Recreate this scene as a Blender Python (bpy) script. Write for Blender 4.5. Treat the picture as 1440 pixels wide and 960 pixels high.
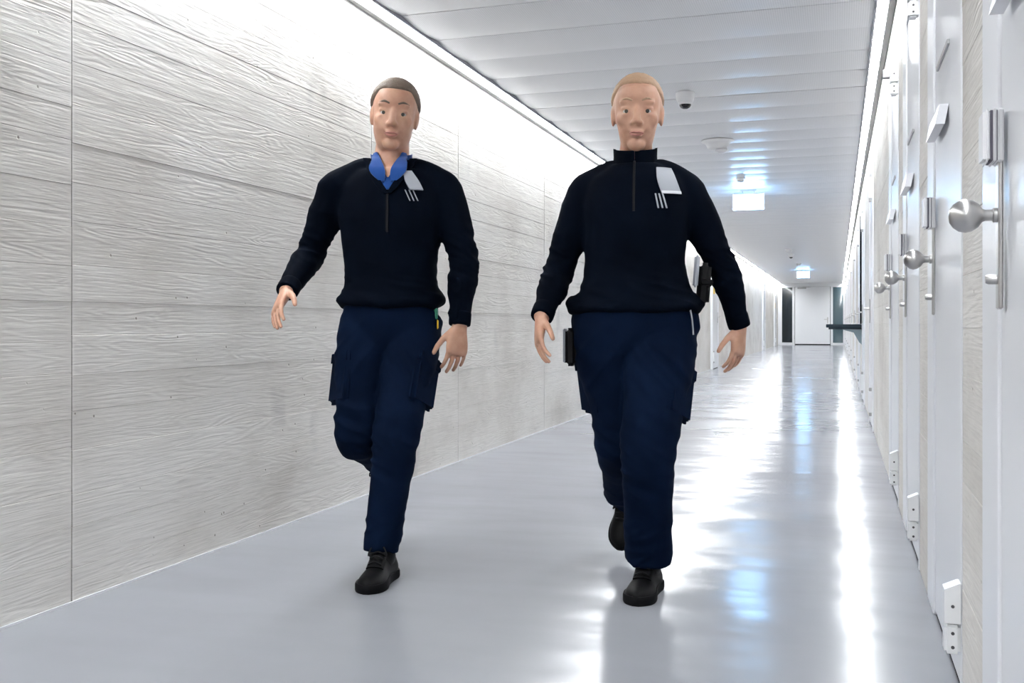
import bpy, bmesh, math, random
from mathutils import Vector, Matrix, noise
R = random.Random(7)
scn = bpy.context.scene
for o in list(bpy.data.objects): bpy.data.objects.remove(o)
C = scn.collection

# ------------------------------------------------------------------ camera, world, exposure
H_CAM, FPX, TH = 0.92, 1410.0, math.atan(458/1410)
cam = bpy.data.cameras.new('camera'); cam.sensor_width = 36; cam.lens = FPX/1440*36
cam.shift_y = -26/1440; cam.clip_start = 0.02; cam.clip_end = 200
cam_o = bpy.data.objects.new('camera', cam); C.objects.link(cam_o)
cam_o.location = (0, 0, H_CAM); cam_o.rotation_euler = (math.pi/2, 0, TH)
scn.camera = cam_o
w = bpy.data.worlds.new('world'); scn.world = w; w.use_nodes = True
w.node_tree.nodes['Background'].inputs[0].default_value = (0.02, 0.03, 0.045, 1)
w.node_tree.nodes['Background'].inputs[1].default_value = 0.3
vs = scn.view_settings
vs.view_transform = 'Standard'; vs.look = 'None'; vs.gamma = 1; vs.use_curve_mapping = False
vs.exposure = 0.06
LAMP = 62.0          # strength of the linear ceiling-edge lights
LAMPCOL = (0.945, 0.975, 1.0)

XL, XR, ZC = -2.396, 0.29, 2.58
YB, YE = -9.0, 43.6

# ------------------------------------------------------------------ materials
MATS = {}
def mat(name, col, rough=0.5, metal=0.0, emit=None, es=0, spec=0.5, coat=0, sheen=0, croug=0.1):
    m = bpy.data.materials.new(name); m.use_nodes = True
    b = m.node_tree.nodes['Principled BSDF']
    b.inputs['Base Color'].default_value = (*col, 1)
    b.inputs['Roughness'].default_value = rough; b.inputs['Metallic'].default_value = metal
    b.inputs['Specular IOR Level'].default_value = spec
    if coat: b.inputs['Coat Weight'].default_value = coat; b.inputs['Coat Roughness'].default_value = croug
    if sheen: b.inputs['Sheen Weight'].default_value = sheen; b.inputs['Sheen Roughness'].default_value = 0.5
    if emit: b.inputs['Emission Color'].default_value = (*emit, 1); b.inputs['Emission Strength'].default_value = es
    MATS[name] = m
    return m
def N(m, t, **k):
    n = m.node_tree.nodes.new(t)
    for a, v in k.items(): setattr(n, a, v)
    return n
def L(m, a, b): m.node_tree.links.new(a, b)
def bsdf(m): return m.node_tree.nodes['Principled BSDF']
def setin(n, **k):
    for a, v in k.items(): n.inputs[a.replace('_', ' ')].default_value = v
def mapping(m, scale, src='pos'):
    mp = N(m, 'ShaderNodeMapping'); mp.inputs['Scale'].default_value = scale
    if src == 'pos': g = N(m, 'ShaderNodeNewGeometry'); L(m, g.outputs['Position'], mp.inputs['Vector'])
    else: g = N(m, 'ShaderNodeTexCoord'); L(m, g.outputs['Object'], mp.inputs['Vector'])
    return mp
def noise_tex(m, mp, scale, detail=3, rough=0.5, dist=0.0):
    n = N(m, 'ShaderNodeTexNoise'); setin(n, Scale=scale, Detail=detail, Roughness=rough, Distortion=dist)
    L(m, mp.outputs[0], n.inputs['Vector']); return n
def ramp(m, src, stops):
    r = N(m, 'ShaderNodeValToRGB'); e = r.color_ramp.elements
    while len(e) < len(stops): e.new(0.5)
    for i, (p, c) in enumerate(stops): e[i].position = p; e[i].color = (*c, 1)
    L(m, src, r.inputs[0]); return r
def mixc(m, a, b, f, mode='MULTIPLY'):
    x = N(m, 'ShaderNodeMix', data_type='RGBA', blend_type=mode)
    if isinstance(f, (int, float)): x.inputs[0].default_value = f
    else: L(m, f, x.inputs[0])
    L(m, a, x.inputs[6]); L(m, b, x.inputs[7]); return x.outputs[2]
def bump(m, src, strength, dist, prev=None):
    b = N(m, 'ShaderNodeBump'); setin(b, Strength=strength, Distance=dist); L(m, src, b.inputs['Height'])
    if prev: L(m, prev, b.inputs['Normal'])
    return b.outputs[0]

def concrete(name):
    m = mat(name, (0.5, 0.49, 0.47), 0.78, spec=0.35)
    g = N(m, 'ShaderNodeNewGeometry'); oi = N(m, 'ShaderNodeObjectInfo')
    off = N(m, 'ShaderNodeVectorMath', operation='SCALE'); off.inputs[0].default_value = (3.1, 57.0, 2.3)
    L(m, oi.outputs['Random'], off.inputs['Scale'])
    add = N(m, 'ShaderNodeVectorMath', operation='ADD'); L(m, g.outputs['Position'], add.inputs[0]); L(m, off.outputs[0], add.inputs[1])
    mp = N(m, 'ShaderNodeMapping'); mp.inputs['Scale'].default_value = (1, 1.5, 13.0); L(m, add.outputs[0], mp.inputs['Vector'])
    # timber grain pressed into the concrete: stretched noise through a sine band
    n1 = noise_tex(m, mp, 1.0, 2.0, 0.45, 0.35)
    mul = N(m, 'ShaderNodeMath', operation='MULTIPLY'); mul.inputs[1].default_value = 74.0; L(m, n1.outputs[0], mul.inputs[0])
    sn = N(m, 'ShaderNodeMath', operation='SINE'); L(m, mul.outputs[0], sn.inputs[0])
    mp2 = N(m, 'ShaderNodeMapping'); mp2.inputs['Scale'].default_value = (1, 1.1, 4.5); L(m, add.outputs[0], mp2.inputs['Vector'])
    nm = noise_tex(m, mp2, 1.5, 2, 0.5)
    msk = ramp(m, nm.outputs[0], [(0.42, (0.12,)*3), (0.66, (1,)*3)])
    gm = N(m, 'ShaderNodeMath', operation='MULTIPLY'); L(m, sn.outputs[0], gm.inputs[0]); L(m, msk.outputs[0], gm.inputs[1])
    mpf = N(m, 'ShaderNodeMapping'); mpf.inputs['Scale'].default_value = (1, 6, 160); L(m, add.outputs[0], mpf.inputs['Vector'])
    nf = noise_tex(m, mpf, 1.0, 2, 0.6)
    # long raised fins
    mpr = N(m, 'ShaderNodeMapping'); mpr.inputs['Scale'].default_value = (1, 1.2, 15); L(m, add.outputs[0], mpr.inputs['Vector'])
    nr = noise_tex(m, mpr, 1.4, 4, 0.6, 0.3)
    # tone
    mp3 = mapping(m, (1, 0.7, 1.0)); n3 = noise_tex(m, mp3, 1.5, 5, 0.62)
    r3 = ramp(m, n3.outputs[0], [(0.3, (0.67, 0.638, 0.595)), (0.5, (0.81, 0.785, 0.745)), (0.7, (0.88, 0.862, 0.83))])
    rv = ramp(m, oi.outputs['Random'], [(0, (0.945, 0.94, 0.935)), (1, (1, 1, 1))])
    c = mixc(m, r3.outputs[0], rv.outputs[0], 1.0)
    rf = ramp(m, nf.outputs[0], [(0.3, (0.90,)*3), (0.55, (1,)*3)])
    c = mixc(m, c, rf.outputs[0], 0.8)
    # patches, spots and air holes
    mp4 = mapping(m, (1, 1, 0.55)); n4 = noise_tex(m, mp4, 3.2, 2)
    r4 = ramp(m, n4.outputs[0], [(0.25, (0.80, 0.80, 0.81)), (0.33, (1, 1, 1))]); c = mixc(m, c, r4.outputs[0], 0.8)
    vor = N(m, 'ShaderNodeTexVoronoi'); vor.inputs['Scale'].default_value = 11; mp5 = mapping(m, (1, 1, 1)); L(m, mp5.outputs[0], vor.inputs['Vector'])
    r5 = ramp(m, vor.outputs['Distance'], [(0.035, (0.3, 0.27, 0.23)), (0.06, (1, 1, 1))]); c = mixc(m, c, r5.outputs[0], 0.75)
    L(m, c, bsdf(m).inputs['Base Color'])
    nb = bump(m, gm.outputs[0], 0.19, 0.003)
    nb = bump(m, nr.outputs[0], 0.34, 0.010, nb)
    nb = bump(m, nf.outputs[0], 0.5, 0.003, nb)
    nb = bump(m, r5.outputs[0], 0.6, 0.003, nb)
    L(m, nb, bsdf(m).inputs['Normal'])
    return m
CONC = concrete('board_formed_concrete')
JOINT = mat('concrete_joint', (0.33, 0.32, 0.30), 0.9)

FLOOR = mat('grey_epoxy', (0.385, 0.395, 0.42), 0.13, spec=0.12)
_mp = mapping(FLOOR, (0.6, 1.5, 1)); _n = noise_tex(FLOOR, _mp, 1.3, 2.5, 0.5)
_mp2 = mapping(FLOOR, (1, 1, 1)); _n2 = noise_tex(FLOOR, _mp2, 26, 2, 0.5)
_mp3 = mapping(FLOOR, (1, 1, 1)); _n3 = noise_tex(FLOOR, _mp3, 0.9, 4)
_rc = ramp(FLOOR, _n3.outputs[0], [(0.3, (0.25, 0.256, 0.282)), (0.7, (0.28, 0.287, 0.314))]); L(FLOOR, _rc.outputs[0], bsdf(FLOOR).inputs['Base Color'])
_rr = ramp(FLOOR, _n3.outputs[0], [(0.3, (0.14,)*3), (0.7, (0.20,)*3)]); L(FLOOR, _rr.outputs[0], bsdf(FLOOR).inputs['Roughness'])
_b = bump(FLOOR, _n.outputs[0], 0.55, 0.026); _b = bump(FLOOR, _n2.outputs[0], 0.10, 0.002, _b)
L(FLOOR, _b, bsdf(FLOOR).inputs['Normal'])

CEIL = mat('perforated_ceiling_metal', (0.66, 0.665, 0.68), 0.36)
_v = N(CEIL, 'ShaderNodeTexVoronoi'); _v.inputs['Scale'].default_value = 85; _v.inputs['Randomness'].default_value = 0.0
_m = mapping(CEIL, (1, 1, 0)); L(CEIL, _m.outputs[0], _v.inputs['Vector'])
_r = ramp(CEIL, _v.outputs['Distance'], [(0.22, (0.66, 0.665, 0.68)), (0.34, (0.80, 0.805, 0.82))]); L(CEIL, _r.outputs[0], bsdf(CEIL).inputs['Base Color'])
WHITE = mat('white_gloss_lacquer', (0.86, 0.87, 0.895), 0.34, spec=0.5, coat=0.08)
WHITE2 = mat('white_matt_paint', (0.83, 0.84, 0.86), 0.5)
HINGE = mat('white_hinge_metal', (0.82, 0.83, 0.84), 0.35)
PLAST = mat('white_plastic', (0.82, 0.82, 0.83), 0.35)
DARK = mat('gap_black', (0.006, 0.006, 0.008), 0.9, spec=0.05)  # near-black that paints the darkness of the door gaps
SCREW = mat('screw_recess', (0.06, 0.06, 0.065), 0.5)
SEAM = mat('dark_seam', (0.10, 0.09, 0.12), 0.6)
STEEL = mat('brushed_steel', (0.56, 0.55, 0.54), 0.3, 1.0)
_m = mapping(STEEL, (60, 60, 3), 'obj'); _n = noise_tex(STEEL, _m, 4, 2); L(STEEL, bump(STEEL, _n.outputs[0], 0.06, 0.001), bsdf(STEEL).inputs['Normal'])
ALU = mat('grey_aluminium', (0.42, 0.42, 0.42), 0.45, 0.6)
EDGE = mat('dark_profile_edge', (0.16, 0.165, 0.19), 0.5)
FLANGE = mat('grey_profile_flange', (0.09, 0.09, 0.088), 0.6)
LAMPM = mat('lamp_diffuser', (0.9, 0.9, 0.9), 0.5, emit=LAMPCOL, es=LAMP)
SIGNM = mat('exit_sign_panel', (0.9, 0.95, 1), 0.3, emit=(0.26, 0.58, 1.0), es=27.0)
GLASSD = mat('dark_view_glass', (0.006, 0.012, 0.017), 0.05, spec=0.4, coat=0.15, croug=0.02)  # opaque pane, the dark space behind is put into its colour
GLASST = mat('teal_lit_glass', (0.06, 0.105, 0.125), 0.05, spec=0.5, coat=0.4, croug=0.02)  # opaque pane, teal light from behind is put into its colour
SHELF = mat('slate_blue_board', (0.018, 0.03, 0.04), 0.5, spec=0.2)
BRACK = mat('slate_bracket_metal', (0.20, 0.26, 0.29), 0.4)
YELLOW = mat('yellow_label', (0.85, 0.55, 0.02), 0.5)
DOME = mat('smoked_dome', (0.015, 0.015, 0.018), 0.08)

# ------------------------------------------------------------------ helpers
def tag(o, label, cat, group=None, kind=None):
    o['label'] = label; o['category'] = cat
    if group: o['group'] = group
    if kind: o['kind'] = kind
    return o
def link(o, parent=None):
    C.objects.link(o)
    if parent: o.parent = parent
    return o
WL = {}
def wloc(p): return WL.get(p.name, Vector((0, 0, 0))) if p else Vector((0, 0, 0))
def empty(name, loc):
    o = bpy.data.objects.new(name, None); o.empty_display_size = 0.1; o.location = loc
    link(o); WL[o.name] = Vector(loc); return o
def place(name, me, loc, parent=None, rot=None):
    o = bpy.data.objects.new(name, me); o.location = Vector(loc) - wloc(parent)
    if rot: o.rotation_euler = rot
    link(o, parent); WL[o.name] = Vector(loc); return o
def finish(bm, name, m, smooth=False, angle=None):
    me = bpy.data.meshes.new(name); bm.normal_update(); bm.to_mesh(me); bm.free()
    if m: me.materials.append(m)
    if smooth:
        me.shade_smooth()
        if angle: me.set_sharp_from_angle(angle=math.radians(angle))
    return me
BOXC = {}
def box(name, lo, hi, m, parent=None, bev=0.0):
    lo = Vector(lo); hi = Vector(hi); s = hi - lo
    key = (round(s.x, 4), round(s.y, 4), round(s.z, 4), bev, m.name)
    if key not in BOXC:
        bm = bmesh.new(); bmesh.ops.create_cube(bm, size=1.0)
        for v in bm.verts: v.co = Vector((v.co.x*s.x, v.co.y*s.y, v.co.z*s.z))
        if bev: bmesh.ops.bevel(bm, geom=bm.edges[:], offset=min(bev, min(s)*0.45), segments=1 if bev < 0.004 else 2, affect='EDGES')
        BOXC[key] = finish(bm, name, m)
    return place(name, BOXC[key], (lo+hi)/2, parent)
def prism(name, prof, axis, a, b, m, parent=None):
    """profile in the plane across axis ('y': list of (x,z)), swept a..b"""
    bm = bmesh.new(); c = Vector((sum(p[0] for p in prof)/len(prof), (a+b)/2, sum(p[1] for p in prof)/len(prof)))
    if axis == 'x': c = Vector(((a+b)/2, c.x, c.z))
    def P(p, t): return (Vector((p[0], t, p[1])) if axis == 'y' else Vector((t, p[0], p[1]))) - c
    A = [bm.verts.new(P(p, a)) for p in prof]; B = [bm.verts.new(P(p, b)) for p in prof]
    n = len(prof)
    for i in range(n): bm.faces.new((A[i], A[(i+1) % n], B[(i+1) % n], B[i]))
    bm.faces.new(A[::-1]); bm.faces.new(B); bmesh.ops.recalc_face_normals(bm, faces=bm.faces[:])
    return place(name, finish(bm, name, m), c, parent)
LATC = {}
def lathe(name, prof, loc, m, parent=None, axis='z', seg=24, smooth=40, key=None):
    """profile (radius, along) spun round an axis"""
    k = (name, axis, m.name, tuple(prof))
    if k not in LATC:
        bm = bmesh.new(); rings = []
        for r, h in prof:
            ring = []
            for i in range(seg):
                a = 2*math.pi*i/seg; x, y = r*math.cos(a), r*math.sin(a)
                v = {'z': (x, y, h), 'x': (h, x, y), 'y': (x, h, y)}[axis]
                ring.append(bm.verts.new(v))
            rings.append(ring)
        for A, B in zip(rings, rings[1:]):
            for i in range(seg): bm.faces.new((A[i], A[(i+1) % seg], B[(i+1) % seg], B[i]))
        bm.faces.new(rings[0][::-1]); bm.faces.new(rings[-1])
        bmesh.ops.remove_doubles(bm, verts=bm.verts[:], dist=1e-6)
        bmesh.ops.recalc_face_normals(bm, faces=bm.faces[:])
        LATC[k] = finish(bm, name, m, True, smooth)
    return place(name, LATC[k], loc, parent)
def multibox(name, boxes, m, loc=(0, 0, 0)):
    bm = bmesh.new(); loc = Vector(loc)
    for lo, hi in boxes:
        lo = Vector(lo)-loc; hi = Vector(hi)-loc
        r = bmesh.ops.create_cube(bm, size=1.0)
        for v in r['verts']: v.co = Vector([(lo[i]+hi[i])/2 + v.co[i]*(hi[i]-lo[i]) for i in range(3)])
    return place(name, finish(bm, name, m), loc)

# ------------------------------------------------------------------ the shell
fl = box('floor', (XL-0.3, YB, -0.2), (XR+0.3, YE+0.1, 0.0), FLOOR)
tag(fl, 'glossy grey-blue epoxy floor running the length of the corridor', 'floor', kind='structure')

# left wall: slab with one piece per formwork board
JY = [0.62, 2.69, 4.92, 6.22, 8.27, 10.32, 12.37, 14.42, 16.47, 18.52]
LDOORS = [(20.05, 21.1), (34.2, 35.3), (40.6, 41.7)]
BT = 0.014
wl = multibox('wall_left', [((XL-0.3, YB, 0), (XL-0.001, JY[0], ZC+0.1)), ((XL-0.3, JY[0], 0), (XL-BT+0.001, JY[-1], ZC+0.1)),
                            ((XL-0.3, JY[-1], 0), (XL-0.001, YE, ZC+0.1))], CONC, (XL-0.15, 15, 0))
tag(wl, 'pale grey board-formed concrete wall on the left of the corridor', 'wall', kind='structure')
def board_rows(zmax, fixed):
    zs = [0.0]
    for f in fixed + [zmax]:
        n = max(1, round((f-zs[-1])/0.128)); a = zs[-1]; d = (f-a)/n
        for i in range(1, n+1): zs.append(a+d*i + (R.uniform(-.018, .018) if i < n else 0))
    return zs
ROWS = board_rows(ZC+0.02, [0.99, 2.16])
BOARDM = {}
def board(lo, hi, face_dir, parent):
    """one board imprint: a slab with chamfered face edges; unit mesh shared through the cache"""
    d = R.uniform(-0.0008, 0.0010)*face_dir
    y0, y1 = lo[1]+0.0012, hi[1]-0.0012
    key = (round(y1-y0, 3), round(hi[2]-lo[2], 3))
    o = box('concrete_board', (lo[0]+d, y0, lo[2]+0.0003), (hi[0]+d, y1, hi[2]-0.0003), CONC, parent, 0.0011)
    return o
for a, b in zip(JY, JY[1:]):
    ROWS = board_rows(ZC+0.02, [0.99, 2.16])
    for i, (z0, z1) in enumerate(zip(ROWS, ROWS[1:])):
        j = 0.0 if i % 3 else 0.0
        board((XL-BT, a+0.001, z0), (XL, b-0.001, z1), 1, wl)
# edge trim between floor and left wall
tr = box('trim_1', (XL+0.0022, YB, 0.0), (XL+0.007, YE, 0.006), WHITE2)
tag(tr, 'thin pale sealant line where the left wall meets the floor', 'trim', kind='structure')

# right wall with its door openings
OP = [(1.33+1.342*k, 1.33+1.342*k+0.965) for k in range(4)]
FAR = [(9.0, 9.97), (11.95, 12.92), (14.3, 15.27), (17.6, 18.57), (21.9, 22.87), (25.6, 26.57), (29.5, 30.5), (33.6, 34.6), (38.0, 39.0)]
DH = 2.29
segs = []; y = YB
for a, b in OP+FAR:
    segs.append((y, a)); y = b
segs.append((y, YE))
boxes = []; brd = []
for a, b in segs:
    near = a > 1.5 and b < 9.1
    x0 = XR+BT-0.001 if near else XR
    boxes.append(((x0, a, 0), (XR+0.3, b, ZC+0.1)))
    if near: brd.append((a, b))
for a, b in OP+FAR: boxes.append(((XR, a, DH), (XR+0.3, b, ZC+0.1)))
wr = multibox('wall_right', boxes, CONC, (XR+0.15, 15, 0))
tag(wr, 'narrow board-formed concrete piers between the white doors on the right', 'wall', kind='structure')
for a, b in brd:
    rows = board_rows(ZC+0.02, [])
    for z0, z1 in zip(rows, rows[1:]): board((XR, a+0.001, z0), (XR+BT, b-0.001, z1), -1, wr)

# ceiling: carrier slab above, one metal panel per half metre
CX0, CX1 = -2.254, 0.182
ce = box('ceiling', (XL-0.3, YB, ZC+0.16), (XR+0.3, YE+0.1, ZC+0.3), WHITE2)
tag(ce, 'suspended ceiling of grey perforated metal panels laid across the corridor', 'ceiling', kind='structure')
def panel_mesh():
    bm = bmesh.new(); wv = (CX1-CX0)/2; hy = 0.2470
    prof = [(-hy, 0.045), (-hy, 0.012)]+[(-hy+2*hy*t/12, 0.010-0.014*(1-(2*t/12-1)**2)) for t in range(13)]+[(hy, 0.012), (hy, 0.045)]
    A = [bm.verts.new((-wv, p, z)) for p, z in prof]; B = [bm.verts.new((wv, p, z)) for p, z in prof]
    n = len(prof)
    for i in range(n): bm.faces.new((A[i], A[(i+1) % n], B[(i+1) % n], B[i]))
    bm.faces.new(A[::-1]); bm.faces.new(B); bmesh.ops.recalc_face_normals(bm, faces=bm.faces[:])
    return finish(bm, 'ceiling_panel', CEIL, True, 30)
PM = panel_mesh()
yy = 0.25
while yy < YE:
    o = place('ceiling_panel', PM, ((CX0+CX1)/2, yy, ZC+R.uniform(-0.001, 0.001)), ce, (R.uniform(-0.0035, 0.0035), 0, 0)); yy += 0.5
box('ceiling_panel', (CX0, YB, ZC), (CX1, -0.002, ZC+0.03), CEIL, ce)

# linear lights in the slot between ceiling and walls
def linear_light(x_in, x_wall, label):
    s = 1 if x_wall > x_in else -1
    e = empty('linear_light', ((x_in+x_wall)/2, 0, ZC))
    tag(e, label, 'light')
    def bx(n, xa, xb, ya, yb, za, zb, m): return box(n, (min(xa, xb), ya, za), (max(xa, xb), yb, zb), m, e)
    bx('edge_profile', x_in+s*0.001, x_in+s*0.014, YB, YE, ZC-0.014, ZC+0.06, EDGE)
    bx('wall_flange', x_wall-s*0.038, x_wall-s*0.003, YB, YE, ZC-0.006, ZC+0.016, FLANGE)
    bx('housing', x_in+s*0.0145, x_wall-s*0.003, YB, YE, ZC+0.05, ZC+0.07, ALU)
    y0 = YB
    while y0 < YE-0.05:
        y1 = min(y0+2.0, YE-0.02)
        bx('diffuser', x_in+s*0.015, x_wall-s*0.039, y0+0.001, y1-0.001, ZC+0.012, ZC+0.03, LAMPM); y0 += 2.0
    return e
linear_light(CX0, XL, 'bright linear light strip along the ceiling edge above the left concrete wall')
linear_light(CX1, XR, 'bright linear light strip along the ceiling edge above the right-hand doors')

wb = box('wall_back', (XL-0.3, YB-0.2, 0), (XR+0.3, YB, ZC+0.3), WHITE2)
tag(wb, 'plain end wall behind the viewpoint', 'wall', kind='structure')

# ------------------------------------------------------------------ doors on the right
def cell_door(k, y0, y1, label):
    e = empty('door_%d' % k, (XR, (y0+y1)/2, 0)); tag(e, label, 'door', 'white cell doors on the right wall', 'structure')
    J = y1-0.215
    box('door_jamb', (XR-0.003, y0+0.001, 0), (XR+0.08, y0+0.028, DH-0.05), WHITE, e, 0.002)
    box('door_jamb', (XR-0.003, J, 0), (XR+0.08, y1-0.001, DH-0.05), WHITE, e, 0.003)
    box('door_head', (XR-0.003, y0+0.001, DH-0.049), (XR+0.08, y1-0.001, DH-0.001), WHITE, e, 0.002)
    lf = box('door_leaf', (XR+0.003, y0+0.032, 0.014), (XR+0.06, J-0.004, DH-0.053), WHITE, e, 0.002)
    box('gap_shade_strip', (XR+0.006, y0+0.03, 0), (XR+0.05, J-0.002, 0.0135), DARK, e)  # black strip painting the shade in the gap under the leaf
    for z0, z1, zm in ((0.108, 0.27, 0.182), (2.06, 2.205, 2.125)):
        hg = box('hinge', (XR-0.041, y0-0.004, z0), (XR-0.0035, y0+0.05, zm-0.002), HINGE, e, 0.007)
        h2 = prism('hinge_knuckle', [(XR-0.041, zm+0.002), (XR-0.0035, zm+0.002), (XR-0.0035, z1+0.012), (XR-0.008, z1+0.012), (XR-0.041, z1-0.004)], 'y', y0-0.004, y0+0.05, HINGE, hg)
        for zz in (z0+0.018, zm-0.022, (zm+z1)/2):
            lathe('screw', [(0.0, -0.0012), (0.0042, -0.0012), (0.0042, 0.002), (0, 0.002)], (XR-0.022, y0-0.0042, zz), SCREW, hg, 'y', 12)
    box('hinge_bracket', (XR-0.075, y0+0.0, 2.15), (XR-0.0415, y0+0.05, 2.19), ALU, e, 0.002)
    yk = y0+0.69
    pl = box('lock_plate', (XR-0.012, yk-0.012, 0.945), (XR-0.0035, yk+0.022, 1.222), STEEL, e, 0.003)
    lathe('key_cylinder', [(0, -0.02), (0.007, -0.019), (0.009, -0.014), (0.009, 0), (0, 0)], (XR-0.0125, yk+0.004, 1.0), STEEL, pl, 'x', 16)
    kb = lathe('door_knob', [(0.0, -0.082), (0.012, -0.0805), (0.022, -0.074), (0.029, -0.064), (0.0315, -0.053), (0.029, -0.042), (0.022, -0.031), (0.0125, -0.0245), (0.0105, -0.020), (0.0105, -0.008), (0.0135, -0.006), (0.0135, 0), (0, 0)],
               (XR-0.0125, yk+0.004, 1.118), STEEL, e, 'x', 32)
    lb = box('lock_box', (XR-0.014, yk-0.02, 1.213), (XR-0.0035, yk+0.05, 1.31), PLAST, e, 0.003)
    box('lock_box_layer', (XR-0.0215, yk-0.02, 1.213), (XR-0.0157, yk+0.05, 1.31), PLAST, lb, 0.002)
    box('lock_box_cover', (XR-0.038, yk-0.02, 1.213), (XR-0.0235, yk+0.05, 1.31), PLAST, lb, 0.006)
    box('lock_box_core', (XR-0.026, yk-0.017, 1.216), (XR-0.012, yk+0.047, 1.307), SEAM, lb)
    ya, yb = y0+0.34, y0+0.645
    prism('viewing_flap', [(XR-0.022, 1.527), (XR+0.0025, 1.527), (XR-0.008, 1.472), (XR-0.032, 1.472)], 'y', ya, yb, WHITE, e)
    box('name_slot', (XR-0.004, ya-0.02, 1.688), (XR+0.0028, yb, 1.702), ALU, e, 0.001)
    return e
ords = ['nearest white cell door with a ball knob, at the right edge of the picture',
        'second white cell door with a ball knob, between the two nearest concrete piers',
        'third white cell door with a ball knob along the right wall',
        'fourth and farthest white cell door with a ball knob on the right']
for k, (a, b) in enumerate(OP): cell_door(k+1, a, b, ords[k])

def lever(parent, side, x, y, z, d):
    """lever handle; side -1 projects to -x"""
    p = box('handle_plate', (min(x, x+side*0.009), y-0.02, z-0.13), (max(x, x+side*0.009), y+0.02, z+0.09), STEEL, parent, 0.002)
    box('handle_stem', (min(x+side*0.009, x+side*0.058), y-0.009, z-0.009), (max(x+side*0.009, x+side*0.058), y+0.009, z+0.009), STEEL, p, 0.002)
    box('handle_lever', (min(x+side*0.04, x+side*0.06), min(y-0.009*d, y+d*0.135), z-0.009), (max(x+side*0.04, x+side*0.06), max(y-0.009*d, y+d*0.135), z+0.009), STEEL, p, 0.003)
def plain_door(k, side, xw, y0, y1, label, grp, yellow=False, hinge_near=True, latch=True):
    """side: direction of the room from the wall (-1 right wall, +1 left wall)"""
    e = empty('door_%d' % k, (xw, (y0+y1)/2, 0)); tag(e, label, 'door', grp, 'structure')
    def bx(n, d0, d1, a, b, z0, z1, m, bev=0, par=None):
        xa, xb = xw+side*d0, xw+side*d1
        return box(n, (min(xa, xb), a, z0), (max(xa, xb), b, z1), m, par or e, bev)
    d0 = -0.06 if side < 0 else 0.0025
    p = 0.012 if side < 0 else 0.05
    t = DH-0.001
    bx('door_jamb', d0, p, y0+0.001, y0+0.07, 0, t, WHITE, 0.002); bx('door_jamb', d0, p, y1-0.07, y1-0.001, 0, t, WHITE, 0.002)
    bx('door_head', d0, p, y0+0.0705, y1-0.0705, t-0.07, t, WHITE, 0.002)
    bx('door_leaf', d0, p-0.008, y0+0.074, y1-0.074, 0.012, t-0.074, WHITE, 0.002)
    bx('gap_shade_strip', d0, p-0.02, y0+0.072, y1-0.072, 0, 0.0115, DARK)  # same black strip in place of the shaded gap at the floor
    yh = y0+0.05 if hinge_near else y1-0.05
    for z0, z1 in ((0.16, 0.34), (1.98, 2.16)):
        hg = bx('hinge', p+0.0005, p+0.03, yh-0.02, yh+0.03, z0, z1, HINGE, 0.003)
        for za in (z0-0.03, z1+0.001): bx('hinge_pin', p+0.004, p+0.026, yh-0.015, yh+0.02, za, za+0.028, ALU, 0.002, hg)
    yl = (y1-0.15) if hinge_near else (y0+0.15)
    lever(e, side, xw+side*(p-0.0075), yl, 1.05, -1 if hinge_near else 1)
    if yellow:
        bx('warning_label', p-0.0079, p-0.005, y0+0.16, y0+0.42, 1.50, 1.72, YELLOW)
        bx('notice_label', p-0.0079, p-0.005, y0+0.16, y0+0.42, 1.2, 1.44, PLAST)
    return e
fl_lab = ['white door with lever handle just beyond the concrete stretch on the right wall', 'white door with lever handle just before the dark fold-out shelf',
          'white door with lever handle just beyond the dark fold-out shelf', 'fourth lever-handled door along the right wall',
          'fifth lever-handled door along the right wall', 'sixth lever-handled door along the right wall', 'seventh lever-handled door along the right wall',
          'eighth lever-handled door along the right wall', 'last lever-handled door on the right before the end wall']
for i, (a, b) in enumerate(FAR): plain_door(5+i, -1, XR, a, b, fl_lab[i], 'far doors of the right wall')
ll = ['white framed door with a yellow label, nearest of the left wall doors', 'white framed door in the left wall between the two yellow-labelled doors',
      'white framed door with a yellow label beside the end wall']
for i, (a, b) in enumerate(LDOORS): plain_door(20+i, 1, XL, a, b, ll[i], 'far doors of the left wall', yellow=(i != 1), hinge_near=True)

# dark fold-out shelf, and a black strip standing for a door gap beside it
ys = 13.25
sh = empty('fold_out_shelf', (XR, ys, 0.0)); tag(sh, 'dark slate fold-out shelf on a bracket projecting from the right wall', 'shelf')
box('shelf_board', (XR-0.43, ys, 0.862), (XR-0.0045, ys+0.5, 0.905), SHELF, sh, 0.004)
box('shelf_rail', (XR-0.40, ys+0.02, 0.84), (XR-0.0045, ys+0.48, 0.8615), SHELF, sh)
prism('shelf_bracket', [(XR-0.0045, 0.839), (XR-0.24, 0.839), (XR-0.10, 0.80), (XR-0.035, 0.68), (XR-0.0045, 0.65)], 'y', ys+0.04, ys+0.07, BRACK, sh)
po = empty('door_gap_strip', (XR, ys, 0.0)); tag(po, 'tall narrow black strip for the dark gap of a door, with white fittings above the dark shelf', 'rail')
box('gap_strip_face', (XR-0.026, ys+0.0, 0.907), (XR-0.0045, ys+0.06, 2.26), DARK, po, 0.003)  # black strip stands in for the dark gap of a door ajar
for za, zb in ((1.27, 1.41), (1.19, 1.25)): box('strip_fitting', (XR-0.045, ys-0.012, za), (XR-0.0265, ys+0.05, zb), HINGE, po, 0.004)

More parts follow.
